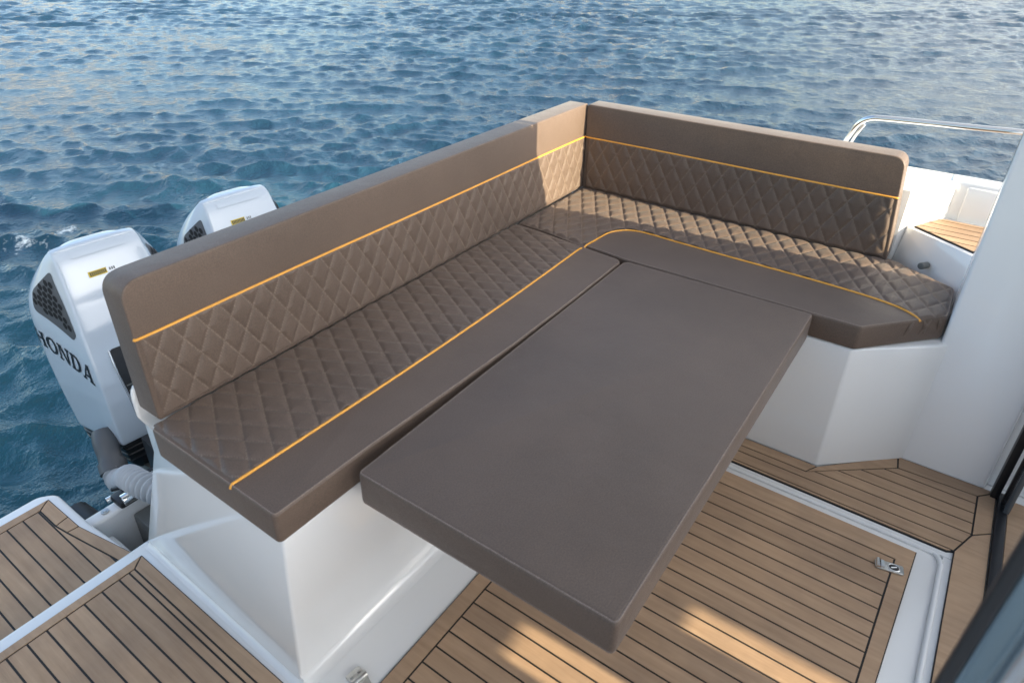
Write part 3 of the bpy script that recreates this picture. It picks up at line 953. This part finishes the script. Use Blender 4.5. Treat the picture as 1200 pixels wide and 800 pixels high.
# ---- side seat cushion
c = empty('seat_cushion', (.28, .75, .475))
tag(c, 'side seat cushion with curved orange piping and cut-off front corner by the white cabin wall', 'cushion')
so = [(.513, .004), (.519, .12), (.556, .49), (.552, 1.284), (.318, 1.492), (.098, 1.487), (-.028, 1.262), (-.002, 1.25), (-.002, .004)]
so_r = rounded(so, [.01, .01, .03, .022, .03, .03, .02, .01, .01], 6)
off(cover('cover', so_r, .4765, ZS, .011, c), c)
pc = [(.553, .326), (.535, .328), (.487, .332), (.435, .335), (.380, .343), (.335, .370), (.308, .410), (.300, .47), (.306, .58), (.314, .80), (.320, 1.08), (.333, 1.26), (.352, 1.352), (.381, 1.403), (.398, 1.424)]
pcs = catmull([(p[0], p[1], 0) for p in pc], 5)
region = [(p.x, p.y) for p in pcs] + [(.325, 1.484), (.103, 1.480), (-.02, 1.262), (.003, 1.25), (.003, .012), (.512, .012), (.518, .13)]
S1 = sdf(region)
free = sdf([(.514, .010), (.520, .13), (.562, .5), (.6, 1.1), (.42, 1.405), (.330, 1.487), (.102, 1.483), (-.022, 1.262), (.000, 1.25), (.000, .010)])
off(quilt_grid('quilted_panel', lambda U, V: S1(U, V) > -.0015, lambda U, V: np.maximum(0, free(U, V)),
    -.026, .56, .010, 1.49, .130, .206, lambda u, v, z: np.stack([u, v, ZS + z], 1), c, swap=True) if False else
    quilt_grid('quilted_panel', lambda V, U: S1(U, V) > -.0015, lambda V, U: np.maximum(0, free(U, V)),
    .010, 1.49, -.026, .56, .206, .131, lambda v, u, z: np.stack([u, v, ZS + z], 1), c, puff=.0066), c)
c.children[-1].data.flip_normals()
off(piping([(pc[0][0] + .004, pc[0][1], ZS - .010)] + [(p[0], p[1], ZS + .0012) for p in pc[1:-1]] + [(pc[-1][0], pc[-1][1], ZS - .004)], c, n=6), c)
off(seam(so_r, ZS - .0012, .0048, c), c)
# gathered folds where the cover wraps the cut-off corner
m = MB()
for t, lean in ((.60, .008), (.72, -.006), (.80, .012), (.90, -.004)):
    p = Vector((.552, 1.284)).lerp(Vector((.318, 1.492)), t)
    nrm = Vector((.66, .75)).normalized()
    d = Vector((-.747, .664))
    pts = [(p.x + nrm.x * o - d.x * lean * k, p.y + nrm.y * o - d.y * lean * k, z) for k, (z, o) in enumerate([(ZS - .006, -.004), (ZS - .022, -.0005), (ZS - .045, -.002), (ZS - .068, -.008)])]
    m.tube(catmull(pts, 5), [.0075 - .003 * abs(k - 6) / 6 for k in range(16)], 10)
off(m.build('gathered_fold', VINYL, c, smooth=80), c)

# ---- table cushion
c = empty('table_cushion', (1.22, .83, .47))
tag(c, 'plain flat brown cushion lying on the lowered table between the seats', 'cushion')
to = rounded([(.566, .503), (.556, 1.148), (1.886, 1.152), (1.889, .511)], [.03, .014, .014, .014], 6)
off(cover('cover', to, .469, ZS, .012, c), c)
off(seam(to, ZS - .0022, .0040, c), c)
off(seam(to, .4725, .0025, c), c)
# ---- table under it
tb = empty('folding_table', (1.22, .83, 0))
tag(tb, 'white cockpit table lowered to seat height under the plain brown cushion', 'table')
m = MB(); m.prism(rounded([(.60, .545), (.60, 1.115), (1.84, 1.115), (1.84, .545)], .06), .442, .468); off(m.build('table_top', GEL, tb, bevel=.006), tb)
m = MB(); m.tube([(1.22, .84, .007), (1.22, .84, .44)], .045, 20); m.tube([(1.22, .84, .0065), (1.22, .84, .022)], .12, 28)
off(m.build('pedestal', STEEL, tb, smooth=50), tb)

# ---- backrests: modelled upright (u along, v up, w towards the sitter), then leaned back
HB, TB, HO = .372, .088, .232
def backrest(name, label, loc, u_len, udir, ndir, lean, outer_r, qu, flip_top=0.0, near_cut=0.0):
    e = empty(name, loc)
    tag(e, label, 'cushion')
    ud, nd = Vector(udir), Vector(ndir)
    upv = (Vector((0, 0, 1)) - nd * lean).normalized(); nn = (nd + Vector((0, 0, lean))).normalized()
    def to3(u, v, w): return ud * u + upv * v + nn * w
    cut = near_cut
    ol = rounded([(0, .001), (u_len, .001), (u_len - cut, HB), (0, HB)], [.006, .010, outer_r, .012], 7)
    cover('cover', ol, -TB, 0, .013, e, to3, 5)
    UD, UP, NN_ = np.array(ud), np.array(upv), np.array(nn)
    q0 = .010
    o = quilt_grid('quilted_panel', lambda U, V: (U < u_len - .008 - cut * V / HB), lambda U, V: np.minimum(np.minimum(U - q0, u_len - .008 - cut * V / HB - U), np.minimum(V - .003, HO - V + .007)),
        q0, u_len - .006, .004, HO, qu, .012, lambda u, v, z: u[:, None] * UD + v[:, None] * UP + z[:, None] * NN_, e)
    if (ud.cross(upv)).dot(nn) < 0: o.data.flip_normals()
    xs = np.linspace(.012, u_len - .014 - cut * HO / HB, 16)
    piping([to3(.002, HO, -.008)] + [to3(float(x), HO + .0012 * math.sin(x * 5), .0015) for x in xs] + [to3(u_len - .003 - cut * HO / HB, HO, -.004)], e, .0034)
    seam(ol, -.0028, .0042, e, to3, .0012)
    seam(ol, -TB + .004, .0042, e, to3, .0012)
    return e
backrest('backrest_cushion', 'long quilted brown backrest with orange piping, standing in front of the outboard motors', (-.016, 0, ZS), 2.066, (1, 0, 0), (0, 1, 0), .012, .050, 1.974 + .016)
backrest('backrest_cushion', 'shorter quilted brown backrest on the side seat, its rounded end below the steel rail', (.001, .0025, ZS), 1.2575, (0, 1, 0), (1, 0, 0), -.006, .045, 1.116 - .0025, near_cut=.036)

# ------------------------------------------------------------------ water
ZW = -.60
def wave_mesh():
    # rings round the boat, finer near it and astern, 4 km across in all
    cx, cy = 2.0, .5
    r = np.concatenate([np.geomspace(1.2, 60, 900), np.geomspace(66, 4000, 26)])
    th = np.concatenate([np.arange(145, 288, .12), np.arange(288, 505, .9)]) * math.pi / 180
    nt = len(th); dth = np.concatenate([np.diff(th), [th[0] + 2 * math.pi - th[-1]]])
    Rr, T = np.meshgrid(r, th, indexing='ij')
    X = (cx + Rr * np.cos(T)).ravel(); Y = (cy + Rr * np.sin(T)).ravel()
    RR = Rr.ravel(); spacing = (Rr * np.maximum(dth, .0043)[None, :]).ravel()
    g = np.random.default_rng(5)
    Z = np.zeros_like(X); DX = np.zeros_like(X); DY = np.zeros_like(X)
    wind = R(34)                                               # waves run obliquely past the stern
    # slow gusts modulate the chop so that it does not look uniform
    gust = .8 + .22 * np.sin(X * .31 + Y * .17 + 1) + .2 * np.sin(Y * .43 - X * .21 + 2.2) + .12 * np.sin(X * .9 + Y * .7)
    lam = np.geomspace(.10, 2.2, 115)
    for i, l in enumerate(lam):
        k = 2 * math.pi / l
        a = wind + g.normal(0, .70 if l < .5 else .5)
        ph = g.uniform(0, 2 * math.pi)
        steep = .040 * g.uniform(.5, 1.35) * (1.3 if .17 < l < .62 else .85) * (.55 if l > .8 else 1) * (.4 if l > 1.3 else 1)
        A = steep / k
        fade = np.clip((l / np.maximum(spacing, 1e-6) - 2.2) / 2.2, 0, 1)
        kx, ky = math.cos(a), math.sin(a)
        p = k * (kx * X + ky * Y) + ph + .9 * np.sin((.9 * X * ky - .9 * Y * kx) / max(l, .4) ** .5 + ph) + .4 * np.sin(2.3 * X + ph * 3) * np.sin(1.9 * Y + ph)
        cp = np.cos(p)
        Z += A * (2 * ((1 + cp) * .5) ** 1.5 - .85) * gust * fade       # narrow crests, broad troughs
        sp = np.sin(p) * fade * A * .9
        DX -= kx * sp; DY -= ky * sp
    calm = np.clip((RR - 1.2) / 1.0, .35, 1)
    P = np.stack([X + DX * calm, Y + DY * calm, ZW + Z * calm], 1)
    nr = len(r)
    i = np.arange(nr - 1)[:, None] * nt; k = np.arange(nt)[None, :]; k2 = (k + 1) % nt
    F = np.stack([i + k, i + nt + k, i + nt + k2, i + k2], -1).reshape(-1, 4)
    V = np.vstack([P, [[cx, cy, ZW]]])
    me = bpy.data.meshes.new('water')
    me.vertices.add(len(V)); me.vertices.foreach_set('co', V.ravel().astype(np.float32))
    nf = len(F); cap = np.stack([np.full(nt, len(V) - 1), np.arange(nt), (np.arange(nt) + 1) % nt], 1)
    me.loops.add(nf * 4 + nt * 3); me.polygons.add(nf + nt)
    me.loops.foreach_set('vertex_index', np.concatenate([F.ravel(), cap.ravel()]).astype(np.int32))
    ls = np.concatenate([np.arange(nf) * 4, nf * 4 + np.arange(nt) * 3]).astype(np.int32)
    me.polygons.foreach_set('loop_start', ls)
    me.polygons.foreach_set('use_smooth', np.ones(nf + nt, bool))
    me.update(calc_edges=True); me.validate()
    return me
def m_water():
    m, nt, N, L, B = mat('sea_water')
    tc = N.new('ShaderNodeTexCoord')
    n = noise(N, L, .35, 3)
    r = ramp(N, L, n.outputs[0], [(.35, (.008, .029, .057)), (.65, (.011, .039, .072))])
    # churned, aerated water behind the motors, widened and brightened to offset the boat's shadow
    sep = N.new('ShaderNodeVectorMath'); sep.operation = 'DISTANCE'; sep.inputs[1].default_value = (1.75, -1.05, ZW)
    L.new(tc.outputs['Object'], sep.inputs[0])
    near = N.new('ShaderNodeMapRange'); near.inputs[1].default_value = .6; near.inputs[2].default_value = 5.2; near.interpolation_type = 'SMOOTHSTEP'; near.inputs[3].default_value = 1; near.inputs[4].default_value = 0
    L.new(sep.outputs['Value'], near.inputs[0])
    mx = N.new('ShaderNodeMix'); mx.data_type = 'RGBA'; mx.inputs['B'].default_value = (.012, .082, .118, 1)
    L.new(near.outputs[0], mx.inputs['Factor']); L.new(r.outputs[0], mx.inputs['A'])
    # foam: where the exhaust bubbles up, and one breaking wavelet astern
    def spot(c, rad, scale, lo, hi):
        dd = N.new('ShaderNodeVectorMath'); dd.operation = 'DISTANCE'; dd.inputs[1].default_value = c
        mp = N.new('ShaderNodeMapping'); mp.inputs['Scale'].default_value = (1, 1, 1)
        L.new(tc.outputs['Object'], dd.inputs[0])
        fo = N.new('ShaderNodeMapRange'); fo.inputs[1].default_value = 0; fo.inputs[2].default_value = rad; fo.inputs[3].default_value = .34; fo.inputs[4].default_value = -.12
        L.new(dd.outputs['Value'], fo.inputs[0])
        nn = noise(N, L, scale, 6, .7)
        ad = N.new('ShaderNodeMath'); ad.operation = 'ADD'; L.new(nn.outputs[0], ad.inputs[0]); L.new(fo.outputs[0], ad.inputs[1])
        rp = ramp(N, L, ad.outputs[0], [(lo, (0, 0, 0)), (hi, (1, 1, 1))])
        return rp.outputs[0]
    f1 = spot((1.80, -1.13, ZW), .30, 15, .74, .98)
    f2 = spot((.84, -4.36, ZW), .40, 11, .75, .90)
    f3 = spot((.54, -4.31, ZW), .22, 12, .70, .86)
    ma = N.new('ShaderNodeMath'); ma.operation = 'MAXIMUM'; L.new(f1, ma.inputs[0]); L.new(f2, ma.inputs[1])
    mb_ = N.new('ShaderNodeMath'); mb_.operation = 'MAXIMUM'; L.new(ma.outputs[0], mb_.inputs[0]); L.new(f3, mb_.inputs[1])
    m3 = N.new('ShaderNodeMix'); m3.data_type = 'RGBA'; m3.inputs['B'].default_value = (.62, .68, .70, 1)
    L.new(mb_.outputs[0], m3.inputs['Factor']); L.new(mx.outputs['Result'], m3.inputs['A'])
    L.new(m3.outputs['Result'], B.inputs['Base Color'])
    rr = N.new('ShaderNodeMapRange'); rr.inputs[3].default_value = .06; rr.inputs[4].default_value = .6
    L.new(mb_.outputs[0], rr.inputs[0]); L.new(rr.outputs[0], B.inputs['Roughness'])
    B.inputs['IOR'].default_value = 1.333; B.inputs['Specular IOR Level'].default_value = .5
    b1 = bump(N, L, noise(N, L, 7, 5, .62, (1.15, 1.15, 1)).outputs[0], .034, .85)
    b2 = bump(N, L, noise(N, L, 26, 4, .62).outputs[0], .010, .8, b1)
    L.new(b2.outputs[0], B.inputs['Normal'])
    return m
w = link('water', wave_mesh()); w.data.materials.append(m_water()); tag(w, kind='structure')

# ------------------------------------------------------------------ the far shore (outside the picture, mirrored in the water)
def hills():
    g = np.random.default_rng(3)
    m = MB(); n = 160; rows = 14
    ang = np.linspace(R(196), R(262), n)
    prof = 24 + 8 * np.sin(np.linspace(0, 9, n)) + 5 * np.sin(np.linspace(1, 31, n)) + g.normal(0, 1.2, n)
    prof *= np.clip(np.minimum(np.linspace(0, 6, n), np.linspace(6, 0, n)), .15, 1)
    vs = []
    for j in range(rows):
        t = j / (rows - 1)
        for i in range(n):
            rad = 190 + 75 * t + g.normal(0, 1.5)
            vs.append((rad * math.cos(ang[i]), rad * math.sin(ang[i]), ZW - .5 + prof[i] * t ** .7 + (g.normal(0, .7) if 0 < j else 0)))
    for i in range(n):
        vs.append((420 * math.cos(ang[i]), 420 * math.sin(ang[i]), ZW - 1))
    rows += 1
    m.add(vs, [(j * n + i, j * n + i + 1, (j + 1) * n + i + 1, (j + 1) * n + i) for j in range(rows - 1) for i in range(n - 1)])
    mt, nt, N, L, B = mat('dry_limestone')
    r = ramp(N, L, noise(N, L, .06, 6, .65).outputs[0], [(.35, (.12, .12, .08)), (.5, (.38, .32, .22)), (.7, (.5, .43, .32))])
    L.new(r.outputs[0], B.inputs['Base Color']); B.inputs['Roughness'].default_value = .9
    o = m.build('hills', mt, None, smooth=0); tag(o, kind='structure'); return o
hills()

# ------------------------------------------------------------------ light
wd = bpy.data.worlds.new('World'); SC.world = wd; wd.use_nodes = True
N, L = wd.node_tree.nodes, wd.node_tree.links
sky = N.new('ShaderNodeTexSky'); sky.sky_type = 'NISHITA'; sky.sun_disc = False
sky.sun_elevation = R(SUN_EL); SUN_AZ = R(-1.5)                   # clockwise from +Y
sky.sun_rotation = SUN_AZ
sky.dust_density = 1.6; sky.air_density = 1.0; sky.ozone_density = 1.0
# broken bright cloud added as neutral fill overhead and ahead, clearer towards the stern
tcw = N.new('ShaderNodeTexCoord')
cn = N.new('ShaderNodeTexNoise'); cn.inputs['Scale'].default_value = 2.6; cn.inputs['Detail'].default_value = 6; cn.inputs['Roughness'].default_value = .6
L.new(tcw.outputs['Generated'], cn.inputs[0])
dt = N.new('ShaderNodeVectorMath'); dt.operation = 'DOT_PRODUCT'; dt.inputs[1].default_value = Vector((-.15, .78, .6)).normalized()
L.new(tcw.outputs['Generated'], dt.inputs[0])
mr = N.new('ShaderNodeMapRange'); mr.inputs[1].default_value = -.2; mr.inputs[2].default_value = .75; mr.inputs[3].default_value = -.16; mr.inputs[4].default_value = .42
L.new(dt.outputs['Value'], mr.inputs[0])
ad = N.new('ShaderNodeMath'); ad.operation = 'ADD'; L.new(cn.outputs[0], ad.inputs[0]); L.new(mr.outputs[0], ad.inputs[1])
cr = N.new('ShaderNodeMapRange'); cr.inputs[1].default_value = .50; cr.inputs[2].default_value = .78
L.new(ad.outputs[0], cr.inputs[0])
hs = N.new('ShaderNodeHueSaturation'); hs.inputs['Saturation'].default_value = .22; hs.inputs['Value'].default_value = 1.25
L.new(sky.outputs[0], hs.inputs['Color'])
cm = N.new('ShaderNodeMix'); cm.data_type = 'RGBA'
L.new(cr.outputs[0], cm.inputs['Factor']); L.new(sky.outputs[0], cm.inputs['A']); L.new(hs.outputs[0], cm.inputs['B'])
L.new(cm.outputs['Result'], N['Background'].inputs[0]); N['Background'].inputs[1].default_value = .105
sl = bpy.data.lights.new('sun', 'SUN'); sl.energy = 3.3; sl.angle = R(.4); sl.color = (1, .86, .60)
so_ = bpy.data.objects.new('sun', sl); COL.objects.link(so_)
sd_ = Vector((math.sin(SUN_AZ) * math.cos(R(SUN_EL)), math.cos(SUN_AZ) * math.cos(R(SUN_EL)), math.sin(R(SUN_EL))))
so_.rotation_euler = sd_.to_track_quat('Z', 'Y').to_euler(); so_.location = (0, 20, 12)

# ------------------------------------------------------------------ camera
cd = bpy.data.cameras.new('camera'); cam = bpy.data.objects.new('camera', cd); COL.objects.link(cam)
cam.location = (2.62353, 1.41668, 1.63220); cam.rotation_euler = (1.0454037, -.00729397, 2.1980498)
cd.sensor_width = 36; cd.lens = 36 * 799.37 / 1200; cd.shift_x = 17.888 / 1200; cd.shift_y = -37.908 / 1200
cd.clip_start = .02; cd.clip_end = 9000
cd.dof.use_dof = True; cd.dof.focus_distance = 3.2; cd.dof.aperture_fstop = 5.6
SC.camera = cam
vs_ = SC.view_settings; vs_.view_transform = 'Standard'; vs_.look = 'None'; vs_.gamma = 1; vs_.use_curve_mapping = False
vs_.exposure = 2.08
SC.cycles.use_denoising = True
